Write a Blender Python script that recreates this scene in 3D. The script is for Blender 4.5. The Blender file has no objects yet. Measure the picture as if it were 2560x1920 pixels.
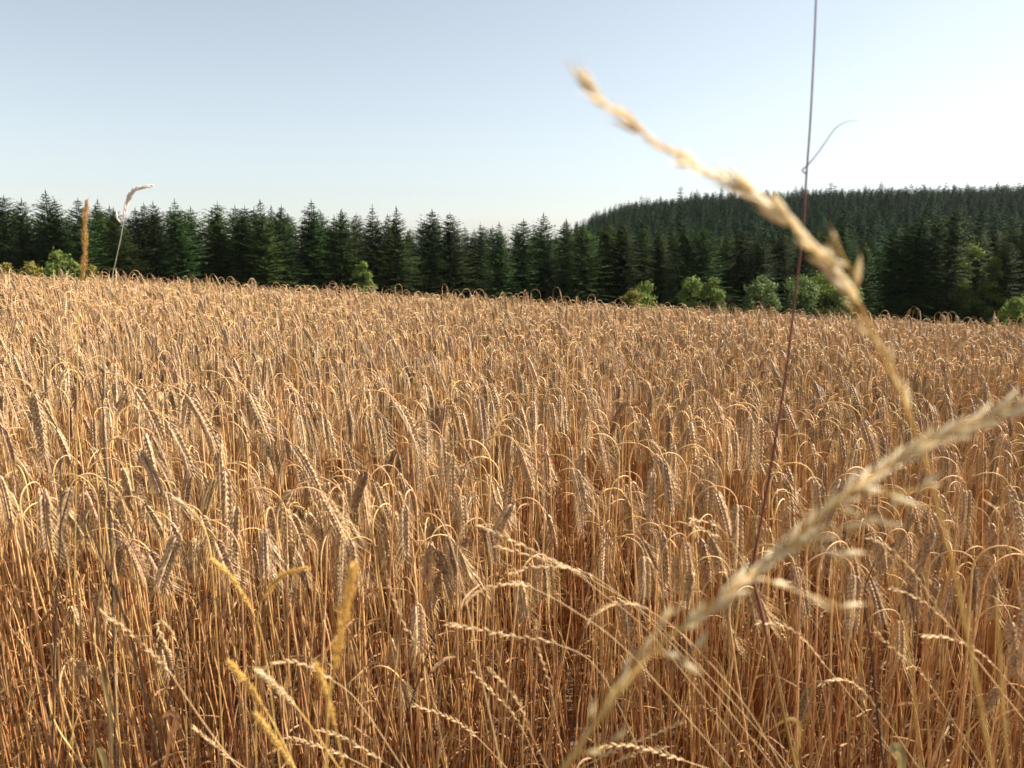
import bpy, math, random
import numpy as np
from mathutils import Vector, Matrix, Euler
R = math.radians
rnd = random.Random(7)
C = bpy.context.scene.collection
sc = bpy.context.scene

# ------------------------------------------------------------------ camera, sky, sun, exposure
F = 1900.0                       # focal length in pixels of the 2560 px wide photograph
EYE = Vector((0, 0, 1.65))
PITCH = math.atan((960 - 620) / F)
cd = bpy.data.cameras.new('camera')
cam = bpy.data.objects.new('camera', cd); C.objects.link(cam)
cd.sensor_width = 36; cd.lens = 36 * F / 2560
cam.location = EYE; cam.rotation_euler = (math.pi / 2 - PITCH, 0, 0)
cd.clip_start = 0.02; cd.clip_end = 20000
cd.dof.use_dof = True; cd.dof.focus_distance = 2.9; cd.dof.aperture_fstop = 6.3
sc.camera = cam

SUN_AZ, SUN_EL = R(74), R(45)     # azimuth measured from the view direction towards the right
w = bpy.data.worlds.new('World'); sc.world = w; w.use_nodes = True
nt = w.node_tree; nt.nodes.clear()
sky = nt.nodes.new('ShaderNodeTexSky'); sky.sky_type = 'NISHITA'; sky.sun_disc = False
sky.sun_elevation = SUN_EL; sky.sun_rotation = SUN_AZ
sky.air_density = 1.0; sky.dust_density = 1.0; sky.ozone_density = 1.0; sky.altitude = 300
bg = nt.nodes.new('ShaderNodeBackground'); bg.inputs[1].default_value = 0.065
wo = nt.nodes.new('ShaderNodeOutputWorld')
hz = nt.nodes.new('ShaderNodeHueSaturation'); hz.inputs['Hue'].default_value = 0.487; hz.inputs['Saturation'].default_value = 0.5   # summer haze: a paler sky everywhere
nt.links.new(sky.outputs[0], hz.inputs['Color']); nt.links.new(hz.outputs[0], bg.inputs[0]); nt.links.new(bg.outputs[0], wo.inputs[0])
sl = bpy.data.lights.new('sun', 'SUN'); sl.energy = 5.0; sl.angle = R(0.55); sl.color = (1, 0.93, 0.83)
so = bpy.data.objects.new('sun', sl); C.objects.link(so)
sd = Vector((math.sin(SUN_AZ) * math.cos(SUN_EL), math.cos(SUN_AZ) * math.cos(SUN_EL), math.sin(SUN_EL)))
so.rotation_euler = sd.to_track_quat('Z', 'Y').to_euler(); so.location = (30, 20, 60)
sc.view_settings.view_transform = 'Standard'; sc.view_settings.look = 'None'
sc.view_settings.exposure = 1.36; sc.view_settings.gamma = 1; sc.view_settings.use_curve_mapping = False
sc.render.engine = 'CYCLES'
sc.cycles.max_bounces = 6; sc.cycles.diffuse_bounces = 2; sc.cycles.transmission_bounces = 4

RC = Euler((math.pi / 2 - PITCH, 0, 0)).to_matrix()
def P(px, py, d):
    """world point seen at photo pixel (px, py) that lies d metres ahead"""
    v = RC @ Vector(((px - 1280) / F, (960 - py) / F, -1))
    return EYE + v * (d / v.y)

# ------------------------------------------------------------------ terrain
def smooth(t):
    t = np.clip(t, 0, 1); return t * t * (3 - 2 * t)
VALLEY = -7.5
def ground_z(x, y):
    x = np.asarray(x, float); y = np.asarray(y, float)
    side = -0.052 * np.clip(x, -30, 30)
    b = 0.01
    q = np.clip(y - 5.5, 0, 9)
    drop = -b * q * q - 2 * b * 9 * np.clip(y - 14.5, 0, None)
    z = side + drop
    z = np.maximum(z, VALLEY) * 1.0
    fade = smooth((y - 20) / 40)
    z = z * (1 - fade) + (np.maximum(drop, VALLEY)) * fade
    hx = np.interp(x, [-600, -100, 0, 20, 46, 100, 210, 330, 900], [-4, -5, -1, 5, 11.5, 17.5, 21, 23.5, 26])
    ramp = np.clip((y - 120) / 330, 0, 1)
    z = z + (hx - VALLEY) * smooth(ramp) * np.where(y > 120, 1, 0)
    return z
def gz(x, y): return float(ground_z(x, y))

# ------------------------------------------------------------------ mesh helper
class MB:
    def __init__(s): s.v = []; s.f = []; s.m = []
    def tube(s, pts, rad, n=5, mi=0, cap=True):
        pts = [Vector(p) for p in pts]; b0 = len(s.v); k = len(pts)
        t = (pts[1] - pts[0]).normalized()
        u = t.orthogonal().normalized()
        for i, p in enumerate(pts):
            t = (pts[min(i + 1, k - 1)] - pts[max(i - 1, 0)]).normalized()
            u = (u - t * u.dot(t))
            u = u.normalized() if u.length > 1e-6 else t.orthogonal().normalized()
            w_ = t.cross(u); r = rad[i] if hasattr(rad, '__len__') else rad
            for j in range(n):
                a = 2 * math.pi * j / n
                s.v.append(p + (u * math.cos(a) + w_ * math.sin(a)) * r)
        for i in range(k - 1):
            for j in range(n):
                a = b0 + i * n + j; b = b0 + i * n + (j + 1) % n
                s.f.append((a, b, b + n, a + n)); s.m.append(mi)
        if cap:
            s.f.append(tuple(b0 + j for j in range(n))[::-1]); s.m.append(mi)
            s.f.append(tuple(b0 + (k - 1) * n + j for j in range(n))); s.m.append(mi)
    def lens(s, p, d, side, L, wd, th, n=4, mi=0, prof=((0.28, .85), (0.6, .9))):
        d = d.normalized(); side = (side - d * side.dot(d))
        side = side.normalized() if side.length > 1e-6 else d.orthogonal().normalized()
        up = d.cross(side); b = len(s.v)
        s.v.append(p)
        for tt, rr in prof:
            c = p + d * (L * tt)
            for j in range(n):
                a = 2 * math.pi * j / n
                s.v.append(c + side * (math.cos(a) * wd * rr / 2) + up * (math.sin(a) * th * rr / 2))
        s.v.append(p + d * L); e = len(s.v) - 1; q = len(prof)
        for j in range(n):
            j2 = (j + 1) % n
            s.f.append((b, b + 1 + j2, b + 1 + j)); s.m.append(mi)
            for r_ in range(q - 1):
                o = b + 1 + r_ * n
                s.f.append((o + j, o + j2, o + n + j2, o + n + j)); s.m.append(mi)
            o = b + 1 + (q - 1) * n
            s.f.append((o + j, o + j2, e)); s.m.append(mi)
    def needle(s, p, d, L, wd, bend=None, mi=0):
        """awn: a thin three sided spike"""
        d = d.normalized(); u = d.orthogonal().normalized(); v = d.cross(u); b = len(s.v)
        for j in range(3):
            a = 2 * math.pi * j / 3
            s.v.append(p + (u * math.cos(a) + v * math.sin(a)) * wd / 2)
        s.v.append(p + d * L + (bend if bend else Vector((0, 0, 0))))
        for j in range(3): s.f.append((b + j, b + (j + 1) % 3, b + 3)); s.m.append(mi)
    def ribbon(s, pts, wid, nrm, mi=0, twist=0.0, fold=0.15):
        k = len(pts); b = len(s.v)
        for i, p in enumerate(pts):
            t = (pts[min(i + 1, k - 1)] - pts[max(i - 1, 0)]).normalized()
            sdv = t.cross(Vector(nrm)); sdv = sdv.normalized() if sdv.length > 1e-5 else t.orthogonal().normalized()
            sdv = Matrix.Rotation(twist * i / k, 3, t) @ sdv
            up = t.cross(sdv); w_ = wid[i] / 2
            s.v += [p - sdv * w_ + up * w_ * fold * 2, p.copy() if hasattr(p, 'copy') else p, p + sdv * w_ + up * w_ * fold * 2]
        for i in range(k - 1):
            o = b + 3 * i
            s.f += [(o, o + 1, o + 4, o + 3), (o + 1, o + 2, o + 5, o + 4)]; s.m += [mi, mi]
    def mesh(s, name, mats, off=None):
        me = bpy.data.meshes.new(name)
        vs = [tuple(v) for v in s.v] if off is None else [tuple(Vector(v) - off) for v in s.v]
        me.from_pydata(vs, [], s.f)
        for m in (mats if isinstance(mats, (list, tuple)) else [mats]): me.materials.append(m)
        if any(s.m): me.polygons.foreach_set('material_index', s.m)
        me.update(); return me
    def obj(s, name, mats, parent=None, off=None, smooth_=False):
        me = s.mesh(name, mats, off)
        if smooth_: me.shade_smooth()
        return link(name, me, parent)
def link(name, me, parent=None):
    o = bpy.data.objects.new(name, me); C.objects.link(o)
    if parent: o.parent = parent
    return o
def tag(o, label=None, cat=None, group=None, kind=None):
    for k, v in (('label', label), ('category', cat), ('group', group), ('kind', kind)):
        if v: o[k] = v
    return o
def empty(name, loc, label, cat, group=None, rz=0, scale=1):
    o = bpy.data.objects.new(name, None); C.objects.link(o)
    o.location = loc; o.rotation_euler = (0, 0, rz); o.scale = (scale,) * 3
    o.empty_display_size = 0.05
    return tag(o, label, cat, group)
def copy_thing(root, label, group):
    r = root.copy(); C.objects.link(r); r['label'] = label
    if group: r['group'] = group
    for ch in root.children:
        c = ch.copy(); C.objects.link(c); c.parent = r
        for g in ch.children:
            d = g.copy(); C.objects.link(d); d.parent = c
    return r
def spline(pts, n):
    """Catmull-Rom through points, n samples per span"""
    p = [Vector(q) for q in pts]; p = [2 * p[0] - p[1]] + p + [2 * p[-1] - p[-2]]
    out = []
    for i in range(1, len(p) - 2):
        for j in range(n):
            t = j / n; a, b, c, d = p[i - 1], p[i], p[i + 1], p[i + 2]
            out.append(0.5 * (2 * b + (c - a) * t + (2 * a - 5 * b + 4 * c - d) * t * t + (3 * b - a - 3 * c + d) * t ** 3))
    out.append(p[-2]); return out

# ------------------------------------------------------------------ materials
def mat(name, c1, c2, scale=30, rough=0.6, trans=0.0, rand=0.12, c3=None, zgrad=None, spec=0.4, bump=0.0, stretch=None, hue=0.0, patch=0.0):
    """two-tone noise, per-object random value, optional growth colour and painted shade by height, optional translucency"""
    m = bpy.data.materials.new(name); m.use_nodes = True; n = m.node_tree; N = n.nodes; Lk = n.links
    bs = N['Principled BSDF']; out = N['Material Output']
    tc = N.new('ShaderNodeTexCoord'); no = N.new('ShaderNodeTexNoise'); no.inputs['Scale'].default_value = scale
    no.inputs['Detail'].default_value = 3
    if stretch:
        mp = N.new('ShaderNodeMapping'); mp.inputs['Scale'].default_value = stretch
        Lk.new(tc.outputs['Object'], mp.inputs[0]); Lk.new(mp.outputs[0], no.inputs[0])
    else: Lk.new(tc.outputs['Object'], no.inputs[0])
    mx = N.new('ShaderNodeMix'); mx.data_type = 'RGBA'
    mx.inputs[6].default_value = (*c1, 1); mx.inputs[7].default_value = (*c2, 1)
    mr = N.new('ShaderNodeMapRange'); mr.inputs[1].default_value = 0.35; mr.inputs[2].default_value = 0.65
    Lk.new(no.outputs[0], mr.inputs[0]); Lk.new(mr.outputs[0], mx.inputs[0]); col = mx.outputs[2]
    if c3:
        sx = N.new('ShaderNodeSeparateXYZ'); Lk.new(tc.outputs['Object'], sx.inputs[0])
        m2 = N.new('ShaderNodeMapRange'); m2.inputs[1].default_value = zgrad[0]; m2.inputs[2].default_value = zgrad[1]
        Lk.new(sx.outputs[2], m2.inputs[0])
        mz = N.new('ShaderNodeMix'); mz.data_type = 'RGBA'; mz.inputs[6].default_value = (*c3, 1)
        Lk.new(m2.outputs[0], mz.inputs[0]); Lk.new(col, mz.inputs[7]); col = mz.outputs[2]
    oi = N.new('ShaderNodeObjectInfo'); hs = N.new('ShaderNodeHueSaturation')
    r1 = N.new('ShaderNodeMapRange'); r1.inputs[3].default_value = 1 - rand; r1.inputs[4].default_value = 1 + rand
    Lk.new(oi.outputs['Random'], r1.inputs[0]); Lk.new(r1.outputs[0], hs.inputs['Value'])
    if hue:
        ml = N.new('ShaderNodeMath'); ml.operation = 'MULTIPLY'; ml.inputs[1].default_value = 7.31; Lk.new(oi.outputs['Random'], ml.inputs[0])
        fr = N.new('ShaderNodeMath'); fr.operation = 'FRACT'; Lk.new(ml.outputs[0], fr.inputs[0])
        r2 = N.new('ShaderNodeMapRange'); r2.inputs[3].default_value = 0.5 - hue; r2.inputs[4].default_value = 0.5 + hue
        Lk.new(fr.outputs[0], r2.inputs[0]); Lk.new(r2.outputs[0], hs.inputs['Hue'])
    if patch:
        pn = N.new('ShaderNodeTexNoise'); pn.inputs['Scale'].default_value = 0.55; pn.inputs['Detail'].default_value = 2
        Lk.new(oi.outputs['Location'], pn.inputs[0]); pm = N.new('ShaderNodeMapRange')
        pm.inputs[1].default_value = 0.3; pm.inputs[2].default_value = 0.7; pm.inputs[3].default_value = 1 - patch; pm.inputs[4].default_value = 1 + patch
        Lk.new(pn.outputs[0], pm.inputs[0]); mu = N.new('ShaderNodeMath'); mu.operation = 'MULTIPLY'
        Lk.new(pm.outputs[0], mu.inputs[0]); Lk.new(r1.outputs[0], mu.inputs[1]); Lk.new(mu.outputs[0], hs.inputs['Value'])
    Lk.new(col, hs.inputs['Color']); col = hs.outputs[0]
    Lk.new(col, bs.inputs['Base Color']); bs.inputs['Roughness'].default_value = rough
    bs.inputs['Specular IOR Level'].default_value = spec
    if bump:
        bp = N.new('ShaderNodeBump'); bp.inputs['Strength'].default_value = bump; bp.inputs['Distance'].default_value = 0.02
        Lk.new(no.outputs[0], bp.inputs['Height']); Lk.new(bp.outputs[0], bs.inputs['Normal'])
    if trans:
        tr = N.new('ShaderNodeBsdfTranslucent'); Lk.new(col, tr.inputs[0])
        ms = N.new('ShaderNodeMixShader'); ms.inputs[0].default_value = trans
        Lk.new(bs.outputs[0], ms.inputs[1]); Lk.new(tr.outputs[0], ms.inputs[2]); Lk.new(ms.outputs[0], out.inputs[0])
    return m
M_stem = mat('rye_straw', (0.67, 0.43, 0.195), (0.49, 0.28, 0.105), 60, 0.55, 0, 0.32, (0.27, 0.088, 0.018), (0.35, 1.15), 0.32, hue=0.012, patch=0.12)  # lower straw is browner, and darkened further to paint shade deep in the crop
M_ear = mat('rye_husk', (0.57, 0.385, 0.215), (0.21, 0.122, 0.06), 160, 0.5, 0.04, 0.28, hue=0.01, patch=0.12)
M_awn = mat('rye_beard', (0.82, 0.59, 0.30), (0.70, 0.45, 0.19), 40, 0.4, 0.15, 0.2, spec=0.5)
M_leaf = mat('rye_dry_leaf', (0.46, 0.27, 0.12), (0.30, 0.15, 0.06), 50, 0.6, 0.3, 0.25)
M_grass = mat('grass_straw', (0.72, 0.50, 0.26), (0.56, 0.36, 0.16), 60, 0.45, 0.15, 0.12)
M_oat = mat('oat_husk', (0.90, 0.80, 0.58), (0.80, 0.67, 0.42), 120, 0.45, 0.5, 0.15)
M_oatstem = mat('oat_stem', (0.62, 0.42, 0.13), (0.48, 0.27, 0.07), 60, 0.4, 0.1, 0.1)
M_fox = mat('foxtail_husk', (0.84, 0.60, 0.20), (0.70, 0.45, 0.11), 150, 0.5, 0.3, 0.12)
M_red = mat('red_stem', (0.17, 0.040, 0.034), (0.09, 0.022, 0.022), 25, 0.35, 0, 0.05, (0.42, 0.30, 0.06), (0.9, 1.25))
M_darkstem = mat('dark_stem', (0.028, 0.018, 0.014), (0.05, 0.03, 0.02), 40, 0.5, 0, 0.2)
M_greenleaf = mat('green_blade', (0.36, 0.29, 0.12), (0.22, 0.16, 0.06), 30, 0.5, 0.35, 0.15)
M_soil = mat('soil', (0.10, 0.055, 0.028), (0.17, 0.10, 0.05), 4, 0.95, 0, 0, bump=0.6)
M_needles = mat('spruce_needles', (0.040, 0.064, 0.012), (0.016, 0.030, 0.007), 0.5, 0.8, 0.22, 0.42, hue=0.03, spec=0.12)
M_needles_far = mat('far_needles', (0.015, 0.040, 0.011), (0.007, 0.020, 0.007), 0.4, 0.85, 0.2, 0.35, hue=0.025, spec=0.1)
M_bark = mat('bark', (0.09, 0.06, 0.04), (0.05, 0.035, 0.025), 3, 0.9)
M_broad = mat('broad_leaf', (0.17, 0.21, 0.045), (0.10, 0.14, 0.03), 0.8, 0.7, 0.35, 0.12, spec=.15)
M_olive = mat('olive_leaf', (0.24, 0.21, 0.045), (0.16, 0.13, 0.03), 0.8, 0.7, 0.35, 0.12, spec=.15)
M_pale = mat('pale_leaf', (0.17, 0.22, 0.07), (0.10, 0.14, 0.045), 0.8, 0.7, 0.3, 0.12, spec=.15)

# ------------------------------------------------------------------ ground sheet
def make_ground():
    ys = np.unique(np.concatenate([np.linspace(-60, 0, 13), np.linspace(0, 20, 61), np.linspace(20, 140, 61), np.linspace(140, 560, 71), [700, 1000, 1500]]))
    a = np.concatenate([np.linspace(0, 16, 33), np.linspace(18, 80, 24), np.linspace(90, 500, 36), [650, 1000, 1500]])
    xs = np.unique(np.concatenate([-a, a]))
    X, Y = np.meshgrid(xs, ys); Z = ground_z(X, Y)
    rs = np.random.RandomState(3); near = np.exp(-((Y / 25) ** 2))
    Z = Z + rs.randn(*Z.shape) * 0.012 * near
    nx, ny = len(xs), len(ys)
    v = np.stack([X, Y, Z], -1).reshape(-1, 3)
    f = [(j * nx + i, j * nx + i + 1, (j + 1) * nx + i + 1, (j + 1) * nx + i) for j in range(ny - 1) for i in range(nx - 1)]
    me = bpy.data.meshes.new('ground'); me.from_pydata(v.tolist(), [], f); me.shade_smooth()
    # soil under the crop, dark green grass in the valley and on the hill
    m = M_soil; n = m.node_tree; N = n.nodes; Lk = n.links
    bs = N['Principled BSDF']; src = bs.inputs['Base Color'].links[0].from_socket
    ge = N.new('ShaderNodeNewGeometry'); sx = N.new('ShaderNodeSeparateXYZ'); Lk.new(ge.outputs['Position'], sx.inputs[0])
    mr = N.new('ShaderNodeMapRange'); mr.inputs[1].default_value = 30; mr.inputs[2].default_value = 45; Lk.new(sx.outputs[1], mr.inputs[0])
    mx = N.new('ShaderNodeMix'); mx.data_type = 'RGBA'; mx.inputs[7].default_value = (0.05, 0.065, 0.022, 1)
    Lk.new(mr.outputs[0], mx.inputs[0]); Lk.new(src, mx.inputs[6]); Lk.new(mx.outputs[2], bs.inputs['Base Color'])
    me.materials.append(m)
    tag(link('ground', me), kind='structure')
make_ground()

# ------------------------------------------------------------------ scatter by geometry nodes (only for what nobody could count)
def scatter(name, protos, pos, rot, scl, idx, label, group=None, cat=None):
    col = bpy.data.collections.new(name + '_kinds')
    for i, (me) in enumerate(protos):
        o = bpy.data.objects.new('%s_kind_%02d' % (name, i), me); col.objects.link(o)
    me = bpy.data.meshes.new(name); me.from_pydata(np.asarray(pos).tolist(), [], [])
    a = me.attributes.new('rot', 'FLOAT_VECTOR', 'POINT'); a.data.foreach_set('vector', np.asarray(rot, float).ravel())
    a = me.attributes.new('scl', 'FLOAT_VECTOR', 'POINT'); a.data.foreach_set('vector', np.asarray(scl, float).ravel())
    a = me.attributes.new('idx', 'INT', 'POINT'); a.data.foreach_set('value', np.asarray(idx, int))
    o = link(name, me)
    g = bpy.data.node_groups.new(name + '_nodes', 'GeometryNodeTree')
    g.interface.new_socket('Geometry', in_out='INPUT', socket_type='NodeSocketGeometry')
    g.interface.new_socket('Geometry', in_out='OUTPUT', socket_type='NodeSocketGeometry')
    N = g.nodes; gi = N.new('NodeGroupInput'); go = N.new('NodeGroupOutput')
    ip = N.new('GeometryNodeInstanceOnPoints'); ci = N.new('GeometryNodeCollectionInfo')
    ci.inputs['Collection'].default_value = col; ci.inputs['Separate Children'].default_value = True; ci.inputs['Reset Children'].default_value = True
    def att(nm, ty):
        q = N.new('GeometryNodeInputNamedAttribute'); q.data_type = ty; q.inputs[0].default_value = nm
        return [s for s in q.outputs if s.enabled][0]
    L = g.links
    L.new(gi.outputs[0], ip.inputs['Points']); L.new(ci.outputs[0], ip.inputs['Instance'])
    ip.inputs['Pick Instance'].default_value = True
    L.new(att('idx', 'INT'), ip.inputs['Instance Index']); L.new(att('rot', 'FLOAT_VECTOR'), ip.inputs['Rotation'])
    L.new(att('scl', 'FLOAT_VECTOR'), ip.inputs['Scale']); L.new(ip.outputs[0], go.inputs[0])
    md = o.modifiers.new('scatter', 'NODES'); md.node_group = g
    return tag(o, label, cat, group, 'stuff')

# ------------------------------------------------------------------ rye
def rye_curve(h, lean, tend, bendlen, earlen, rg, wob=0.012, eark=0.25):
    """stem in the x-z plane nodding towards +x; returns stem points and ear points, crest height h"""
    def run(L0):
        pts = [Vector((0, 0, 0))]; n1 = 9; th = lean; p = Vector((0, 0, 0))
        for i in range(n1):
            p = p + Vector((math.sin(th), 0, math.cos(th))) * (L0 / n1); pts.append(p.copy())
        n2 = 11
        for i in range(n2):
            t = (i + 0.5) / n2; th = lean + (tend - lean) * (t ** 1.5)
            p = p + Vector((math.sin(th), 0, math.cos(th))) * (bendlen / n2); pts.append(p.copy())
        ear = [p.copy()]; n3 = 12
        for i in range(n3):
            th2 = tend + eark * (i + 1) / n3 * (1 if tend < 2.6 else 0.3)
            p = p + Vector((math.sin(th2), 0, math.cos(th2))) * (earlen / n3); ear.append(p.copy())
        return pts, ear
    pts, ear = run(1.0); top = max(q.z for q in pts + ear)
    pts, ear = run(max(0.2, 1.0 + (h - top) / max(0.3, math.cos(lean))))
    ph = rg.uniform(0, 6.28); f = rg.uniform(2, 4)
    for q in pts + ear:
        q.y += wob * math.sin(ph + f * q.z) * min(1, q.z)
    return pts, ear
def ear_frames(ear, n):
    seg = len(ear) - 1; out = []
    for i in range(n):
        t = i / (n - 1) * (seg - 0.001); k = int(t); fr = t - k
        p = ear[k].lerp(ear[k + 1], fr); d = (ear[k + 1] - ear[k]).normalized(); out.append((p, d))
    return out
def spikelet_spec(ear, rg, roll, n=25, quality=2):
    """positions and directions of the spikelets of one ear"""
    res = []
    for i, (p, d) in enumerate(ear_frames(ear, n)):
        b = Vector((0, 1, 0)); b = (b - d * b.dot(d)).normalized(); c = d.cross(b)
        s1 = b * math.cos(roll) + c * math.sin(roll); s2 = d.cross(s1)
        sg = 1 if i % 2 else -1
        taper = 0.62 + 0.38 * math.sin(math.pi * min(1, (i + 3) / (n + 1)) ** 0.8)
        for k in ((-1, 1) if quality > 1 else (0,)):
            dirv = (d + s1 * sg * 0.36 + s2 * k * 0.27 + Vector((rg.gauss(0, .04), rg.gauss(0, .04), rg.gauss(0, .04)))).normalized()
            res.append((p + s1 * sg * 0.0030 + s2 * k * 0.0023, dirv, s2 if k == 0 else s1, taper, s1 * sg + s2 * k * 0.5))
    return res
def add_awns(mb, spec, rg, al, mi, wd=0.00065, keep=1.0):
    for (p, d, s, tp, o) in spec:
        if rg.random() > keep: continue
        L = al * rg.uniform(0.6, 1.15)
        dd = (d + o * rg.uniform(0.02, 0.22) + Vector((rg.gauss(0, .06), rg.gauss(0, .06), rg.gauss(0, .06)))).normalized()
        mb.needle(p + d * 0.012 * tp, dd, L, wd, o * L * rg.uniform(0, 0.12) + Vector((0, 0, -L * 0.06)), mi)
def add_leaf(mb, base, az, L, rg, wid=0.008, mi=0, droop=2.2):
    pts = []; p = base.copy(); th = rg.uniform(0.3, 0.8); n = 9
    for i in range(n):
        pts.append(p.copy()); p = p + Vector((math.sin(th) * math.cos(az), math.sin(th) * math.sin(az), math.cos(th))) * (L / n)
        th += droop / n * rg.uniform(0.5, 1.6); az += rg.uniform(-.3, .3)
    wd = [wid * (0.5 + 0.5 * math.sin(math.pi * min(1, (i + 2) / n))) * (1 if i < n - 2 else 0.45) for i in range(n)]; wd[-1] = 0.0006
    mb.ribbon(pts, wd, (math.sin(az), -math.cos(az), 0.2), mi, rg.uniform(-4, 4))
def stem_rad(pts, r0=0.0022, r1=0.0011):
    n = len(pts); out = []
    for i in range(n):
        out.append(r0 + (r1 - r0) * (i / (n - 1)))
    return out
def rye_parts(rg, h, lean, tend, bl, el, roll, leaf=True, q=2, al=0.045, sides=5, eark=0.35, nsp=25):
    """dict of mesh builders: stem, ear, beard, leaf"""
    st, ear = rye_curve(h, lean, tend, bl, el, rg, eark=eark)
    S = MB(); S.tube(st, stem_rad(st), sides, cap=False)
    E = MB(); spec = spikelet_spec(ear, rg, roll, nsp, q)
    E.tube(ear, [0.0012] * len(ear), 3, cap=False)
    for (p, d, s, tp, o) in spec:
        E.lens(p, d, s, 0.0155 * (0.8 + 0.3 * tp), (0.0067 if q > 1 else 0.0112) * tp, (0.0058 if q > 1 else .0085) * tp, 4, prof=((0.25, .9), (0.6, .85)) if q > 1 else ((0.4, 1),))
    B = MB(); add_awns(B, spec, rg, al, 0, 0.0007 if q > 1 else 0.0011)
    Lf = MB()
    if leaf:
        for _ in range(1):
            z = rg.uniform(0.35, 0.85) * h; b = min(st, key=lambda p: abs(p.z - z) + (9 if p.x > st[0].x + .5 else 0))
            add_leaf(Lf, b.copy(), rg.uniform(0, 6.28), rg.uniform(0.07, 0.2), rg, rg.uniform(.004, .008))
    return S, E, B, Lf, st, ear, spec
def join_parts(name, parts, mats):
    J = MB()
    for mi, p in enumerate(parts):
        b = len(J.v); J.v += p.v; J.f += [tuple(i + b for i in f) for f in p.f]; J.m += [mi] * len(p.f)
    return J.mesh(name, mats)
def rye_params(rg):
    u = rg.random()
    if u < 0.03: tend = rg.uniform(0.3, 0.9)
    else: tend = min(3.1, max(2.5, rg.gauss(2.92, 0.14)))
    return dict(lean=rg.gauss(-0.03, 0.05), tend=tend, bl=rg.uniform(0.08, 0.16), el=rg.uniform(0.072, 0.118), roll=rg.uniform(0, 3.14))
RYE_MATS = [M_stem, M_ear, M_awn, M_leaf]
CROP_H = 1.20
prg = random.Random(11)
near_kinds, far_kinds, straw_kinds, fronts = [], [], [], []
for i in range(16):
    pr = rye_params(prg); parts = rye_parts(prg, CROP_H, q=2, sides=4, al=prg.uniform(.035, .055), **pr)
    near_kinds.append(join_parts('rye_near', parts[:4], RYE_MATS))
for i in range(12):
    pr = rye_params(prg); parts = rye_parts(prg, CROP_H, q=1, sides=3, al=prg.uniform(.045, .065), nsp=20, leaf=i % 3 == 0, **pr)
    far_kinds.append(join_parts('rye_far', parts[:4], RYE_MATS))
for i in range(8):     # straws whose ear is lost, and leaves
    st, ear = rye_curve(CROP_H, prg.gauss(0, 0.06), prg.uniform(0.0, 0.5), 0.12, 0.05, prg, 0.03)
    S = MB(); S.tube(st, stem_rad(st, 0.0018, 0.0008), 4, cap=False); Lf = MB()
    if i % 2: add_leaf(Lf, st[prg.randint(2, 9)].copy(), prg.uniform(0, 6.28), prg.uniform(0.08, 0.2), prg, prg.uniform(.003, .006))
    straw_kinds.append(join_parts('straw', [S, MB(), MB(), Lf], RYE_MATS))
for i in range(24):
    pr = rye_params(prg); fronts.append(rye_parts(prg, CROP_H, q=2, sides=5, al=prg.uniform(.035, .055), **pr))
def nod_az(rg):
    return rg.gauss(-0.15, 0.75) if rg.random() > 0.14 else math.pi + rg.gauss(0, 0.6)
def edge_y(x): return 1.30 + 0.05 * math.sin(3 * x + 1) + 0.04 * math.sin(7.3 * x) - 0.04 * x

pts = []; yy = 1.2
frg = random.Random(5)
while yy < 15:
    hw = yy * 0.70 + 0.7
    dens = 185 if yy < 2.6 else (255 if yy < 9 else 200)
    step = 0.1
    for _ in range(int(2 * hw * step * dens)):
        x = frg.uniform(-hw, hw); y = yy + frg.uniform(0, step)
        if y > edge_y(x): pts.append((x, y))
    yy += step
front_pts = sorted([p for p in pts if abs(p[0]) < p[1] * 0.72], key=lambda p: p[1])[:262]
fs = set(front_pts)
pos, rot, scl, idx = [], [], [], []
def crop_height(rg, y):
    u = rg.random()
    if u < (0.07 if y < 2.6 else 0.22): return rg.uniform(0.66, 0.9)
    m = 0.975 - 0.045 * min(1, max(0, (y - 2) / 4))
    if u < 0.245 and y > 3: return m + rg.uniform(0.05, 0.085)
    return rg.gauss(m, 0.03)
for (x, y) in pts:
    if (x, y) in fs: continue
    s = crop_height(frg, y)
    pos.append((x, y, gz(x, y))); rot.append((frg.gauss(0, .03), frg.gauss(-.02, .035), nod_az(frg)))
    scl.append((1, 1, s)); idx.append(frg.randrange(16) if y < 4.2 else 16 + frg.randrange(12))
for _ in range(3600):
    y = 1.25 + 3.0 * frg.random() ** 1.6; x = frg.uniform(-1, 1) * (y * 0.72 + 0.4)
    if y < edge_y(x): continue
    pos.append((x, y, gz(x, y))); k_ = 1 if frg.random() < .65 else 2.2; rot.append((frg.gauss(0, .08 * k_), frg.gauss(-.05, .1 * k_), frg.uniform(0, 6.28)))
    scl.append((1, 1, frg.uniform(0.45, 0.88))); idx.append(28 + frg.randrange(8))
for _ in range(600):     # taller plants that stand out above the crop, many along its crest
    y = frg.uniform(4.6, 9.5); x = frg.uniform(-1, 1) * (y * .7 + .3)
    pos.append((x, y, gz(x, y))); rot.append((frg.gauss(0, .03), frg.gauss(-.02, .03), nod_az(frg)))
    scl.append((1, 1, 0.955 + abs(frg.gauss(0, .055)) + .02)); idx.append(16 + frg.randrange(12))
scatter('rye_crop', near_kinds + far_kinds + straw_kinds, pos, rot, scl, idx, 'ripe golden rye filling the whole field behind its front rows')

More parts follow.
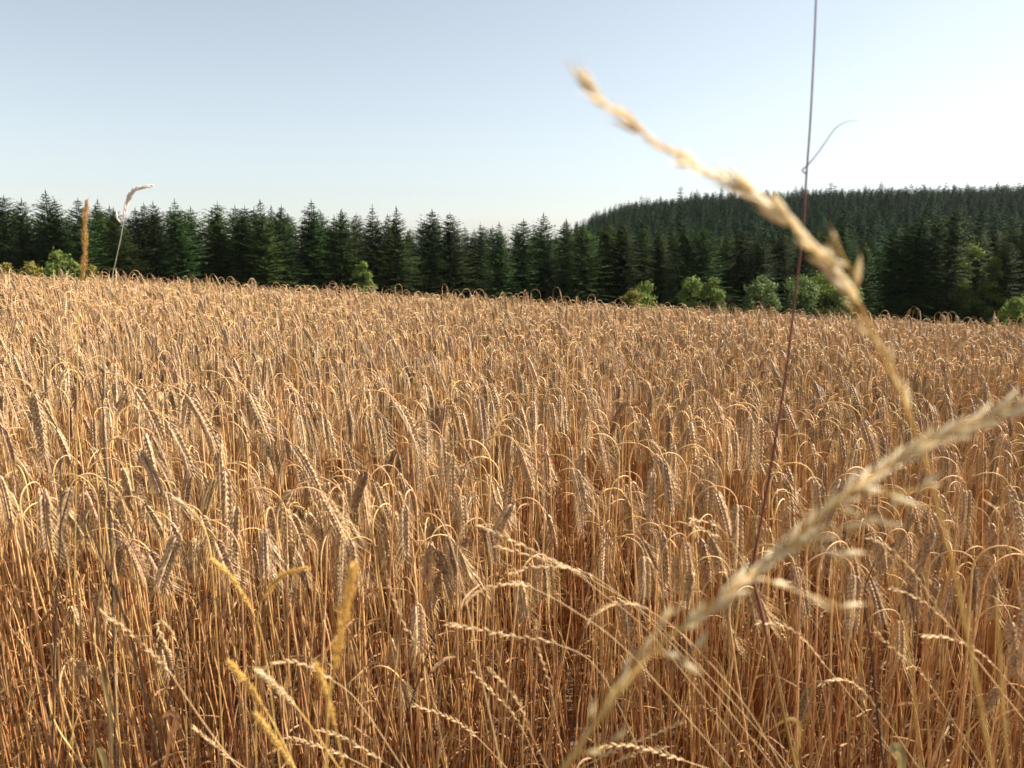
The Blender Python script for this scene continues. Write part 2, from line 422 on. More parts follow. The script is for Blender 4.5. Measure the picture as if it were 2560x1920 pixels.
# individual plants of the front rows
protos = []
def rye_thing(parts, label, group, meshes=None):
    S, E, B, Lf, st, ear, spec = parts
    r = empty('rye_plant', (0, 0, 0), label, 'rye plant', group)
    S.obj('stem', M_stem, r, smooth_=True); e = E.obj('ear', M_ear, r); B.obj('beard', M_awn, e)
    if Lf.v: Lf.obj('leaf', M_leaf, r)
    return r
ZONE = [(420, 'among the dark stalks near the left border'), (800, 'around the V shaped pair of yellow foxtails'), (1250, 'between the blurred foxtail and pale leaning stalk'),
        (1700, 'behind the ryegrass panicles right of the centre'), (2150, 'round the foot of the red stalk'), (9999, 'at the front near the right border')]
def to_px(p):
    v = RC.transposed() @ (p - EYE); return 1280 - F * v.x / v.z
used = {}
for (x, y) in front_pts:
    k = frg.randrange(24)
    s = frg.gauss(0.925, 0.035) if frg.random() > 0.1 else frg.uniform(0.68, 0.82)
    az = nod_az(frg); c_ = math.cos(az)
    zone = [z for lim, z in ZONE if to_px(Vector((x, y, 1.0))) < lim][0]
    lb = '%s rye stalk nodding %s, %s' % ('short' if s < .83 else 'ordinary', 'right' if c_ > .35 else ('left' if c_ < -.35 else 'forward or away'), zone)
    if k not in used: used[k] = rye_thing(fronts[k], lb, 'rye plants in the front rows'); r = used[k]
    else: r = copy_thing(used[k], lb, 'rye plants in the front rows')
    r.location = (x, y, gz(x, y)); r.rotation_euler = (frg.gauss(0, .04), frg.gauss(-.03, .05), az); r.scale = (1, 1, s)

# ears one can point at in the photograph: crest pixel, distance, nod (degrees, 0 = right), bend end, ear length, label
sp_m = MB(); sp_m.lens(Vector((0, 0, 0)), Vector((0, 0, 1)), Vector((1, 0, 0)), 0.0155, 0.0058, 0.0048, 6, prof=((0.12, .6), (0.35, 1), (0.65, .85), (0.88, .4)))
SPK = sp_m.mesh('spikelet', M_ear); SPK.shade_smooth()
def hero_rye(px, py, d, az, tend, el, label, bl=0.2, lean=-0.04, seed=0, roll=0.8, eark=0.35):
    rg = random.Random(1000 + int(px) * 3 + int(py))
    tend = max(tend, 2.15) + 0.35; tend = min(tend, 3.05); eark = 0.35; bl *= .85
    el *= 0.98
    c = P(px, py, d); h = c.z - gz(c.x, d)
    S, E, B, Lf, st, ear, spec = rye_parts(rg, h, lean, tend, bl, el, roll, leaf=rg.random() < .4, q=2, sides=6, eark=eark, nsp=27, al=0.045)
    top = max(st + ear, key=lambda q: q.z); a = R(az)
    ox = top.x * math.cos(a); oy = top.x * math.sin(a)
    r = empty('rye_plant', (c.x - ox, c.y - oy, gz(c.x, d)), label, 'rye plant', 'prominent rye plants', a)
    S.obj('stem', M_stem, r, smooth_=True)
    ax = MB(); ax.tube(ear, [0.0014] * len(ear), 4); e = ax.obj('ear', M_ear, r)
    B.obj('beard', M_awn, e)
    for (p, dv, s, tp, o) in spec:
        k = link('spikelet', SPK, e); k.location = p
        q = dv.to_track_quat('Z', 'X'); k.rotation_euler = q.to_euler(); k.scale = (tp * 1.18, tp * 1.18, 0.9 + 0.25 * tp)
    if Lf.v: Lf.obj('leaf', M_leaf, r)
HERO = [
 (30, 945, 1.60, 20, 2.75, .150, 'long rye ear hanging almost straight down at the left edge of the field'),
 (262, 935, 1.62, -10, 1.95, .130, 'rye plant arching widely right under the two thin dark stalks at left', .30),
 (408, 966, 1.55, -10, 2.05, .125, 'fat brown sickle shaped rye ear, topmost of the three stepped sickle ears at left', .24),
 (366, 1028, 1.50, -20, 2.1, .115, 'fat brown rye ear in the middle of the three stepped sickle ears at left', .22),
 (308, 1092, 1.50, -10, 2.2, .100, 'shorter rye ear lowest of the three stepped sickle ears at left', .20),
 (378, 1186, 1.50, -20, 2.6, .095, 'small plump rye ear hanging below the stepped sickle ears', .18),
 (163, 1186, 1.30, 200, 2.85, .105, 'rye ear hanging over the upright dark stalk at left, shaded side showing'),
 (570, 945, 1.75, -15, 2.3, .125, 'dark brown rye ear with long spreading beard left of the centre-left gap', .26),
 (530, 925, 1.85, 190, 2.5, .110, 'rye ear bending left beside the dark brown ear with spreading beard', .18),
 (665, 1086, 1.55, -5, 1.9, .130, 'rye ear arching out right like a bow above the twin hanging ears', .24),
 (585, 1052, 1.60, 160, 2.8, .115, 'pale rye ear hanging straight behind the long doubled dark ear', .15),
 (548, 1124, 1.40, -60, 2.85, .150, 'long dark rye ear with pale tip husks, hanging left of the twin ears', .15),
 (645, 1222, 1.35, 195, 2.65, .120, 'left one of two twin rye ears hanging from one point', .18),
 (655, 1222, 1.38, -10, 2.75, .125, 'right one of two twin rye ears hanging from one point', .18),
 (785, 1192, 1.40, 190, 2.2, .125, 'large grey rye ear bending left with thick fan of beard', .20),
 (505, 1292, 1.25, 185, 2.35, .095, 'grey flattened rye ear on a long bow of stalk above the yellow foxtail heads', .20),
 (940, 975, 1.75, -15, 2.2, .120, 'slender rye ear on wide bow just left of the centre', .30),
 (1070, 1050, 1.65, -30, 2.75, .105, 'striped rye ear hanging a little left of the centre above the panicles'),
 (1172, 1102, 1.55, 180, 2.85, .110, 'striped rye ear hanging at the centre with splayed pale beard'),
 (1262, 1085, 1.65, -10, 2.4, .100, 'rye ear right of the centre one, leaning out to the right'),
 (1312, 1240, 1.40, 190, 2.0, .095, 'dark rye ear tilted down left above the loose ryegrass panicles', .12),
 (1385, 1140, 1.55, -20, 2.5, .100, 'rye ear on short hooked stalk between centre and red stem'),
 (1500, 1085, 1.60, 190, 2.8, .110, 'rye ear hanging left of the pair of bowed ears near the red stem'),
 (1575, 1105, 1.60, -10, 2.0, .115, 'upper of a pair of rye ears bowed right near the red stem', .26),
 (1668, 1130, 1.50, 200, 2.85, .130, 'dark rye ear hanging alone left of the red stem foot'),
 (1730, 1110, 1.60, -10, 2.7, .105, 'rye ear hanging close left of the red stem'),
 (1795, 1220, 1.40, -15, 2.75, .120, 'long very dark rye ear with pale beard left of where red stem turns green'),
 (1835, 1010, 1.80, 10, 2.8, .120, 'leftmost of the dark cluster of ears left of the red stem at mid height'),
 (1862, 1005, 1.85, -30, 2.7, .125, 'rightmost of the dark cluster of ears left of the red stem at mid height'),
 (2100, 1005, 1.75, -15, 2.4, .120, 'rye ear on broad bow right of the red stem below the upper blurred panicle', .28),
 (2125, 1165, 1.45, 200, 2.4, .115, 'greyish rye ear tucked behind the white husks of the blurred panicle', .14),
 (1985, 1160, 1.50, -20, 2.6, .110, 'rye ear with bright fanned beard just right of the red stem'),
 (2080, 1390, 1.20, -20, 2.85, .100, 'dark rye ear hanging below the lower blurred panicle'),
 (2480, 1180, 1.40, -10, 2.45, .150, 'big grey rye ear on high bow near the right edge'),
 (2515, 1370, 1.25, -30, 2.9, .130, 'rye ear hanging below the big grey one at the right edge'),
 (1005, 1450, 1.25, -60, 2.8, .085, 'short grey rye ear low in the field right of the blurred yellow foxtail'),
 (1560, 1340, 1.30, -20, 2.85, .080, 'small pale rye ear low in front among the ryegrass panicles'),
 (2380, 1190, 1.50, 10, 2.8, .110, 'dark rye ear beneath the right end of the lower blurred panicle'),
]
for hdef in HERO:
    px, py, d, az, te, el, lb = hdef[:7]
    hero_rye(px, py, d, az, te, el, lb, bl=hdef[7] if len(hdef) > 7 else 0.17, roll=(px * 0.37) % 3.1)

# ------------------------------------------------------------------ wild grasses of the verge
def to_ground(path, lean=0.0):
    """append the unseen rest of a stalk down to the ground"""
    p = path[-1]; q = path[-2]; dr = (p - q).normalized()
    g0 = Vector((p.x + dr.x * 0.15 + lean, p.y + 0.02, 0)); g0.z = gz(g0.x, g0.y) - 0.01
    c = p + dr * min(0.18, 0.4 * (p - g0).length); out = []
    for i in range(1, 13):
        t = (i / 12) ** 1.5; out.append((1 - t) ** 2 * p + 2 * t * (1 - t) * c + t * t * g0)
    return out
hs = MB(); hs.lens(Vector((0, 0, 0)), Vector((0, 0, 1)), Vector((1, 0, 0)), 1, 1, .8, 6, prof=((0.1, .5), (0.3, 1), (0.6, .85), (0.85, .4)))
def lensmesh(name, m):
    me = hs.mesh(name, m); me.shade_smooth(); return me
OAT = lensmesh('oat_spikelet', M_oat); RG = lensmesh('ryegrass_spikelet', M_grass)
def put_spikelet(me, root, off, p, d, L, wd, roll=0):
    o = link('spikelet', me, root); o.location = p - off
    o.rotation_euler = (d.normalized().to_track_quat('Z', 'Y') @ Euler((0, 0, roll)).to_quaternion()).to_euler(); o.scale = (wd, wd, L)
    return o
def panicle(pix, label, group, head, n, L, wd, spread, m_stem, me, rad=(0.0012, 0.0006), branches=(), name='grass_plant', cat='grass', seed=1, awn=0.0, lean=0.0):
    """pix: (px, py, distance) from the tip down; head: share of the path that carries spikelets"""
    rg = random.Random(seed)
    path = [P(*q) for q in pix]; ng = to_ground(path, lean)
    head_pts = spline(path, 10); full = spline(path + ng, 8)
    base = full[-1].copy(); root = empty(name, base, label, cat, group)
    S = MB(); k = len(full); S.tube(full, [rad[1] + (rad[0] - rad[1]) * min(1, 1.6 * i / k) for i in range(k)], 6)
    for br in branches:
        bp = [P(*q) for q in br]; S.tube(spline(bp, 6), rad[1] * 0.7, 5)
    S.obj('stem', m_stem, root, base, True)
    m = len(head_pts); A = MB(); big = seed == 3; tapers = seed == 2
    def dress(pts_, n_, start):
        mm = len(pts_)
        for i in range(n_):
            t = (start + (1 - start) * (i + 0.5) / n_) * (mm - 1); kk = min(int(t), mm - 2)
            p = pts_[kk].lerp(pts_[kk + 1], t - kk); d = (pts_[kk] - pts_[kk + 1]).normalized()
            s = Matrix.Rotation(rg.uniform(-.9, .9) + (math.pi if i % 2 else 0), 3, d) @ d.orthogonal().normalized()
            dd = (d + s * spread * rg.uniform(0.5, 1.4)).normalized(); LL = L * rg.uniform(0.75, 1.2) * (1 if t < .55 * mm else 1.4 - .73 * t / mm) if big else L * rg.uniform(.75, 1.2) * ((.55 + .75 * t / mm) if tapers else 1)
            put_spikelet(me, root, base, p + s * rad[1], dd, LL, wd * rg.uniform(0.8, 1.25) * ((.5 + .8 * t / mm) if tapers else 1), rg.uniform(0, 6))
            if awn: A.needle(p + dd * LL * .8, (dd + s * .2).normalized(), awn * rg.uniform(.6, 1.2), 0.0005)
    hp = head_pts[:max(4, int(m * head))]
    dress(hp, n, 0.0)
    for br in branches:
        bp = spline([P(*q) for q in br], 6)[::-1]; dress(bp, max(2, int(n * 0.055)), 0.0)
    if A.v: A.obj('awns', M_awn, root, base)
    return root

# two large blurred oat-grass panicles close to the lens
panicle([(1450, 188, .30), (1505, 255, .30), (1580, 310, .31), (1700, 395, .32), (1830, 455, .33), (1930, 515, .33), (2010, 590, .33), (2090, 680, .34), (2150, 765, .34), (2205, 890, .35), (2260, 1010, .36), (2320, 1180, .37), (2400, 1500, .38), (2480, 1925, .38)],
        'large blurred oat grass head arching up left across the sky before the hill', None, 0.62, 66, .0130, .0027, .34, M_oatstem, OAT,
        (0.0011, 0.0007), [((2140, 745, .34), (2135, 690, .338), (2105, 640, .336), (2085, 585, .335)), ((2215, 905, .35), (2180, 840, .35), (2110, 745, .35)), ((2280, 1050, .365), (2250, 980, .365), (2215, 870, .365))], seed=2, awn=.008)
panicle([(2640, 975, .34), (2540, 1015, .34), (2440, 1055, .34), (2330, 1105, .34), (2220, 1165, .34), (2110, 1240, .33), (2000, 1340, .33), (1900, 1420, .33), (1820, 1480, .32), (1740, 1545, .32), (1640, 1620, .32), (1540, 1740, .31), (1460, 1850, .31), (1410, 1930, .31)],
        'large blurred pale oat grass head sweeping from bottom centre up to the right edge', None, 0.74, 58, .0135, .0027, .40, M_oatstem, OAT,
        (0.0011, 0.0007), [((1960, 1375, .33), (2010, 1360, .33), (2070, 1375, .33), (2135, 1400, .33)), ((1885, 1440, .33), (1980, 1475, .33), (2060, 1500, .33), (2145, 1540, .33)), ((2130, 1225, .33), (2220, 1235, .33), (2350, 1212, .33)), ((1640, 1625, .32), (1700, 1650, .32), (1760, 1610, .32)), ((2080, 1265, .33), (2160, 1290, .33), (2260, 1260, .33)), ((1900, 1420, .33), (1980, 1375, .33), (2080, 1320, .33), (2140, 1325, .33))], seed=3, awn=.008)
panicle([(1680, 1530, .33), (1620, 1600, .33), (1550, 1700, .33), (1500, 1790, .32), (1440, 1870, .32), (1400, 1930, .32)],
        'short blurred oat grass stalk rising from bottom centre beside the lower large head', None, 0.55, 8, .011, .0022, .2, M_oatstem, OAT, (0.0010, 0.0006), [((1440, 1880, .32), (1470, 1830, .32), (1475, 1770, .32)), ((1430, 1890, .32), (1500, 1870, .32), (1560, 1840, .32))], seed=4)

# tall red stem with one blade
def red_stem():
    pix = [(2042, -60, .85), (2036, 100, .85), (2026, 300, .85), (2016, 440, .85), (2008, 570, .85), (1990, 720, .85), (1965, 930, .85), (1935, 1120, .85), (1905, 1290, .85), (1882, 1425, .85), (1900, 1520, .86), (1945, 1720, .87), (1990, 1925, .88)]
    path = [P(*q) for q in pix]; full = spline(path + to_ground(path), 8); base = full[-1].copy()
    root = empty('tall_grass_stalk', base, 'tall thin dark red grass stalk reaching the top border, one blade forking right', 'grass')
    k = len(full); S = MB(); S.tube(full, [0.0008 + 0.0014 * min(1, 1.6 * i / k) for i in range(k)], 6); S.obj('stem', M_red, root, base, True)
    b = spline([P(2016, 436, .85), P(2006, 425, .849), (P(2020, 412, .848)), P(2050, 375, .84), P(2085, 325, .83), P(2112, 306, .83), P(2145, 300, .83)], 5)
    Bm = MB(); n = len(b); Bm.tube(b, [0.0007 * (1 - i / n) + 0.0002 for i in range(n)], 4); Bm.obj('leaf_blade', M_red, root, base)
red_stem()

# yellow foxtails
def foxtail(pix, label, wdt, seed, m=M_fox, group='foxtail grasses', ground=True, tip_tuft=0.0):
    rg = random.Random(seed); path = [P(*q) for q in pix[0]]; stem = [P(*q) for q in pix[1]]
    full = spline(path + stem + (to_ground(path + stem)), 6); base = full[-1].copy()
    root = empty('foxtail_grass', base, label, 'grass', group)
    S = MB(); S.tube(full, 0.0009, 5); S.obj('stem', M_oatstem, root, base, True)
    hp = spline(path, 12); mm = len(hp); H = MB(); L = sum((hp[i + 1] - hp[i]).length for i in range(mm - 1))
    n = int(L / 0.00062)
    for i in range(n):
        t = i / n; kk = min(int(t * (mm - 1)), mm - 2); p = hp[kk].lerp(hp[kk + 1], t * (mm - 1) - kk); d = (hp[kk] - hp[kk + 1]).normalized()
        env = (min(1, 0.35 + t * 5) * min(1, 0.4 + (1 - t) * 4)) * (0.8 + 0.3 * math.sin(t * 23 + seed))
        s = Matrix.Rotation(i * 2.399, 3, d) @ d.orthogonal().normalized()
        r_ = wdt * env * 0.5
        H.lens(p + s * r_ * 0.25, (d * 1.0 + s * rg.uniform(.35, .7)), s.cross(d), 0.0075 * rg.uniform(.7, 1.2) * (0.5 + 0.5 * env), 0.0020, 0.0015, 4, prof=((0.4, 1),))
        if rg.random() < .3: H.needle(p + s * r_ * .5 + d * .004, (d + s * .5), 0.006, .0003)
    H.obj('spike', m, root, base)
    return root
foxtail(([(885, 1415, .52), (872, 1490, .52), (852, 1580, .52), (835, 1680, .52)], [(820, 1770, .52), (815, 1925, .52)]), 'big blurred yellow foxtail head standing upright in front, left of centre', .0175, 1)
foxtail(([(790, 1665, .62), (815, 1730, .62), (838, 1820, .62)], [(860, 1925, .62)]), 'yellow foxtail head directly below the big blurred one', .0085, 2)
foxtail(([(572, 1655, .75), (610, 1700, .75), (655, 1762, .75)], [(700, 1840, .75), (740, 1925, .75)]), 'short fat golden foxtail head leaning left, above the lowest golden one', .0125, 3)
M_foxpale = mat('pale_foxtail_husk', (0.76, 0.62, 0.38), (0.62, 0.47, 0.26), 150, 0.5, 0.3, 0.1)
foxtail(([(640, 1675, .75), (685, 1712, .75), (738, 1765, .75)], [(800, 1850, .75), (850, 1925, .75)]), 'pale cream foxtail head leaning left between the two golden ones', .0115, 4, M_foxpale)
foxtail(([(640, 1785, .72), (680, 1840, .72), (732, 1915, .72)], [(750, 1960, .72), (760, 2000, .72)]), 'lowest golden foxtail head cut by the bottom border', .011, 5)
foxtail(([(530, 1400, .85), (575, 1440, .85), (625, 1518, .85)], [(660, 1620, .85), (700, 1925, .85)]), 'yellow foxtail head leaning left, left one of the pair forming a V', .010, 6)
foxtail(([(765, 1420, .85), (705, 1440, .85), (655, 1500, .85)], [(640, 1620, .85), (640, 1925, .85)]), 'yellow foxtail head leaning right, right one of the pair forming a V', .0085, 7)
foxtail(([(438, 1248, 1.0), (460, 1262, 1.0), (498, 1300, 1.0)], [(530, 1420, 1.0), (560, 1925, 1.0)]), 'small pale yellow foxtail head above the V shaped pair at left', .011, 8, M_foxpale)
foxtail(([(217, 500, 1.15), (212, 560, 1.15), (212, 640, 1.15), (203, 705, 1.15)], [(196, 800, 1.15), (190, 1200, 1.15), (180, 1925, 1.15)]), 'tall orange foxtail head standing upright against the spruces at left', .0150, 9, mat('orange_foxtail_husk', (0.78, 0.50, 0.19), (0.58, 0.34, 0.10), 150, 0.5, 0.3, 0.1))
# pale nodding head against the sky at left
panicle([(372, 466, 1.4), (350, 470, 1.4), (330, 482, 1.4), (318, 505, 1.4), (310, 545, 1.4), (303, 590, 1.4), (290, 650, 1.4), (278, 720, 1.4), (262, 950, 1.4), (275, 1300, 1.4), (300, 1925, 1.4)],
        'thin white grass head nodding right above the spruce tops at left', None, 0.42, 34, .0125, .0038, .3, mat('pale_green_stem', (.50, .50, .34), (.36, .38, .24), 40, .5, 0, .1), lensmesh('white_spikelet', mat('white_husk', (.86, .80, .76), (.72, .62, .58), 150, .5, .2, .1)), (0.0007, 0.0005), [((306, 560, 1.4), (296, 552, 1.4), (290, 540, 1.4))], seed=9)

# ryegrass heads: hand-placed (tip ... stalk)
RYG = [
 ([(1200, 1315), (1260, 1342), (1330, 1375), (1420, 1420), (1500, 1480), (1640, 1600), (1900, 1925)], 'long ryegrass head reaching farthest up left of the panicle tangle'),
 ([(1240, 1365), (1310, 1385), (1400, 1410), (1480, 1450), (1620, 1540), (1800, 1720), (1980, 1925)], 'thick golden ryegrass head just under the farthest reaching one'),
 ([(1275, 1435), (1330, 1420), (1400, 1418), (1480, 1440), (1600, 1530), (1760, 1700), (1940, 1925)], 'ryegrass head bowed level in the middle of the panicle tangle'),
 ([(1170, 1500), (1205, 1475), (1270, 1460), (1330, 1470), (1440, 1530), (1580, 1640), (1830, 1925)], 'drooping ryegrass head at the left side of the panicle tangle'),
 ([(1470, 1555), (1510, 1520), (1560, 1508), (1620, 1525), (1720, 1600), (1860, 1760), (1960, 1925)], 'ryegrass head hooked left beneath the panicle tangle'),
 ([(255, 1535), (310, 1570), (370, 1625), (420, 1675), (470, 1750), (540, 1850), (600, 1925)], 'long ryegrass head lying diagonally at the lower left'),
 ([(485, 1820), (520, 1850), (570, 1890), (620, 1925)], 'short ryegrass head at the bottom border left of the golden foxtails'),
 ([(645, 1680), (700, 1655), (760, 1662), (830, 1700), (900, 1760), (1010, 1925)], 'curved ryegrass head looping over the golden foxtails'),
 ([(720, 1845), (780, 1860), (860, 1890), (930, 1925)], 'low ryegrass head right of the lowest golden foxtail'),
 ([(800, 1825), (870, 1850), (950, 1900), (990, 1925)], 'second low ryegrass head nearer the centre at the bottom'),
 ([(1035, 1765), (1100, 1785), (1150, 1810), (1200, 1850), (1270, 1925)], 'ryegrass head with pale beads pointing left at the bottom centre'),
 ([(1172, 1672), (1220, 1720), (1270, 1770), (1310, 1830), (1350, 1925)], 'steep ryegrass head left of the pale leaning stalk foot'),
 ([(1225, 1675), (1265, 1715), (1300, 1765), (1330, 1840), (1370, 1925)], 'steep ryegrass head right of its twin near bottom centre'),
 ([(1705, 1805), (1640, 1835), (1560, 1865), (1500, 1895), (1440, 1925)], 'ryegrass head pointing right, crossing the foot of the blurred stalks'),
 ([(1505, 1865), (1580, 1865), (1660, 1885), (1720, 1905), (1780, 1925)], 'ryegrass head running low to the right at the bottom'),
 ([(1895, 1557), (1960, 1565), (2010, 1600), (2060, 1660), (2150, 1770), (2260, 1925)], 'ryegrass head bowed left of the blurred husks, right of the green stem'),
 ([(2185, 1575), (2230, 1620), (2290, 1670), (2330, 1720), (2400, 1830), (2460, 1925)], 'bright ryegrass head leaning left in the lower right'),
 ([(2310, 1590), (2370, 1595), (2440, 1625), (2500, 1680), (2600, 1800)], 'ryegrass head bowed left at the right border'),
 ([(2050, 1710), (2090, 1700), (2140, 1712), (2200, 1780), (2300, 1925)], 'small ryegrass head hooked left at the lower right'),
 ([(2170, 1345), (2230, 1375), (2290, 1440), (2350, 1530), (2480, 1700), (2600, 1850)], 'long ryegrass head below the lower blurred head at right'),
 ([(2225, 1470), (2280, 1490), (2340, 1530), (2420, 1620), (2560, 1800)], 'ryegrass stalk above the bright one at the right'),
 ([(1790, 1340), (1730, 1310), (1740, 1300), (1800, 1320), (1850, 1390), (1900, 1500), (2000, 1925)], 'short ryegrass head behind the foot of the red stalk'),
 ([(2460, 1250), (2500, 1290), (2530, 1400), (2560, 1550), (2600, 1750)], 'orange tinted ryegrass head at the right border under the big ear'),
 ([(1660, 1870), (1600, 1880), (1540, 1905), (1480, 1940)], 'lowest ryegrass tip right of the bottom blurred stalks'),
 ([(965, 1440), (985, 1500), (1010, 1560), (1060, 1660), (1120, 1925)], 'thin upright ryegrass head behind the pale leaning stalk'),
 ([(430, 1640), (395, 1570), (410, 1560), (440, 1600), (460, 1700), (470, 1925)], 'pale twisted ryegrass head left of the golden foxtails'),
 ([(1340, 1560), (1345, 1620), (1365, 1680), (1385, 1760), (1410, 1925)], 'dense brown ryegrass head standing in the middle foreground'),
 ([(1120, 1560), (1180, 1570), (1280, 1590), (1390, 1610), (1500, 1680), (1620, 1925)], 'nearly level thin grass stalk crossing the middle foreground'),
]
for i, (pth, lb) in enumerate(RYG):
    d0 = 0.80 + 0.22 * rnd.random()
    n = len(pth); ln = sum(math.dist(pth[j], pth[j + 1]) for j in range(3))
    pix = [(x, y, d0 + 0.05 * j / n) for j, (x, y) in enumerate(pth)]
    tot = sum(math.dist(pth[j], pth[j + 1]) for j in range(n - 1))
    panicle(pix, lb, 'ryegrass heads in the foreground', min(0.75, 3.2 / (n - 1)), 20, .0095, .0022, .28, M_grass, RG, (0.0007, 0.0004), seed=20 + i, awn=.004, lean=rnd.uniform(-.05, .1))

# bare stalks
def stalk(pix, label, m, r0, r1, name='grass_stalk', group=None, node=None):
    path = [P(*q) for q in pix]; full = spline(path + to_ground(path), 8); base = full[-1].copy()
    k = len(full); S = MB(); S.tube(full, [r1 + (r0 - r1) * min(1, 1.4 * i / k) for i in range(k)], 6)
    me = S.mesh(name, m, base); me.shade_smooth(); o = link(name, me); o.location = base
    return tag(o, label, 'grass', group)
stalk([(880, 790, 1.05), (960, 960, 1.03), (1040, 1110, 1.0), (1100, 1270, .98), (1160, 1480, .95), (1205, 1700, .93), (1245, 1880, .92), (1260, 1960, .92)], 'long smooth pale straw stalk leaning left through the centre of the field', M_grass, .0016, .0007)
stalk([(150, 1130, .97), (152, 1300, .97), (146, 1420, .97), (138, 1560, .97), (130, 1925, .97)], 'upright nearly black stalk at the far left of the field', M_darkstem, .0024, .0008, 'dark_stalk', 'dark stalks')
stalk([(258, 900, .97), (258, 1080, .97), (268, 1200, .97), (276, 1330, .97), (290, 1925, .97)], 'thin dark stalk standing below the nodding white grass head', M_darkstem, .0024, .0007, 'dark_stalk', 'dark stalks')
stalk([(205, 1280, .97), (240, 1360, .97), (285, 1470, .97), (340, 1640, .97), (400, 1925, .97)], 'dark stalk leaning left between the two upright dark ones and the foxtails', M_darkstem, .0024, .0008, 'dark_stalk', 'dark stalks')
stalk([(1112, 1500, .97), (1085, 1590, .97), (1050, 1690, .97), (1015, 1800, .97), (990, 1925, .97)], 'dark stalk leaning right behind the long smooth pale stalk', M_darkstem, .0024, .0008, 'dark_stalk', 'dark stalks')
stalk([(2188, 1400, .97), (2160, 1490, .97), (2175, 1600, .97), (2190, 1750, .97), (2210, 1925, .97)], 'kinked dark stalk right of the blurred white husks', M_darkstem, .0024, .0008, 'dark_stalk', 'dark stalks')
stalk([(560, 1530, .97), (520, 1490, .97), (470, 1560, .97), (430, 1700, .97), (400, 1925, .97)], 'brown bent stalk crossing left of the V shaped foxtails', M_darkstem, .0024, .0006, 'dark_stalk', 'dark stalks')
stalk([(2490, 1500, .45), (2500, 1650, .45), (2510, 1800, .45), (2520, 1925, .45)], 'blurred orange stalk standing at the lower right border', M_oatstem, .0012, .0008)
stalk([(2235, 1420, .5), (2262, 1560, .5), (2285, 1750, .5), (2300, 1925, .5)], 'blurred orange stalk left of the other one at the lower right', M_oatstem, .0009, .0005)

# loose leaves
def leaf_thing(pix, wid, m, label, nrm=(0, -1, .3), tw=0.5):
    pts_ = spline([P(*q) for q in pix], 5); base = P(*pix[-1]); g = to_ground([P(*q) for q in pix[-2:]])
    root = empty('bladed_grass', g[-1], label, 'grass')
    S = MB(); S.tube([base] + g, .0012, 5); S.obj('stem', M_oatstem, root, g[-1])
    B_ = MB(); n = len(pts_); B_.ribbon(pts_, [wid * math.sin(math.pi * (0.12 + 0.83 * i / n)) for i in range(n)], nrm, 0, tw); B_.obj('leaf_blade', m, root, g[-1])
M_brownleaf = mat('brown_leaf', (0.34, 0.17, 0.075), (0.20, 0.09, 0.04), 60, .6, .25, .1)
leaf_thing([(405, 1795, .9), (420, 1783, .89), (440, 1790, .88), (442, 1812, .88), (425, 1835, .9), (415, 1900, .92), (410, 1930, .92)], .009, M_brownleaf, 'curled reddish brown dead leaf at the lower left')
leaf_thing([(246, 1870, .85), (255, 1890, .85), (262, 1925, .85), (262, 1960, .85)], .010, M_greenleaf, 'small yellow green blade at the bottom left border')
leaf_thing([(2225, 1880, .85), (2240, 1870, .85), (2255, 1895, .85), (2250, 1960, .85)], .014, M_greenleaf, 'pale green broad blade at the bottom right border')
leaf_thing([(252, 1660, .95), (262, 1720, .95), (275, 1790, .95), (280, 1900, .95)], .007, M_greenleaf, 'upright olive green blade among stems at the lower left')
leaf_thing([(1935, 1815, .9), (1975, 1798, .9), (2000, 1815, .9), (1995, 1880, .9)], .006, M_oatstem, 'small orange blade curling at the foot of the green stem')

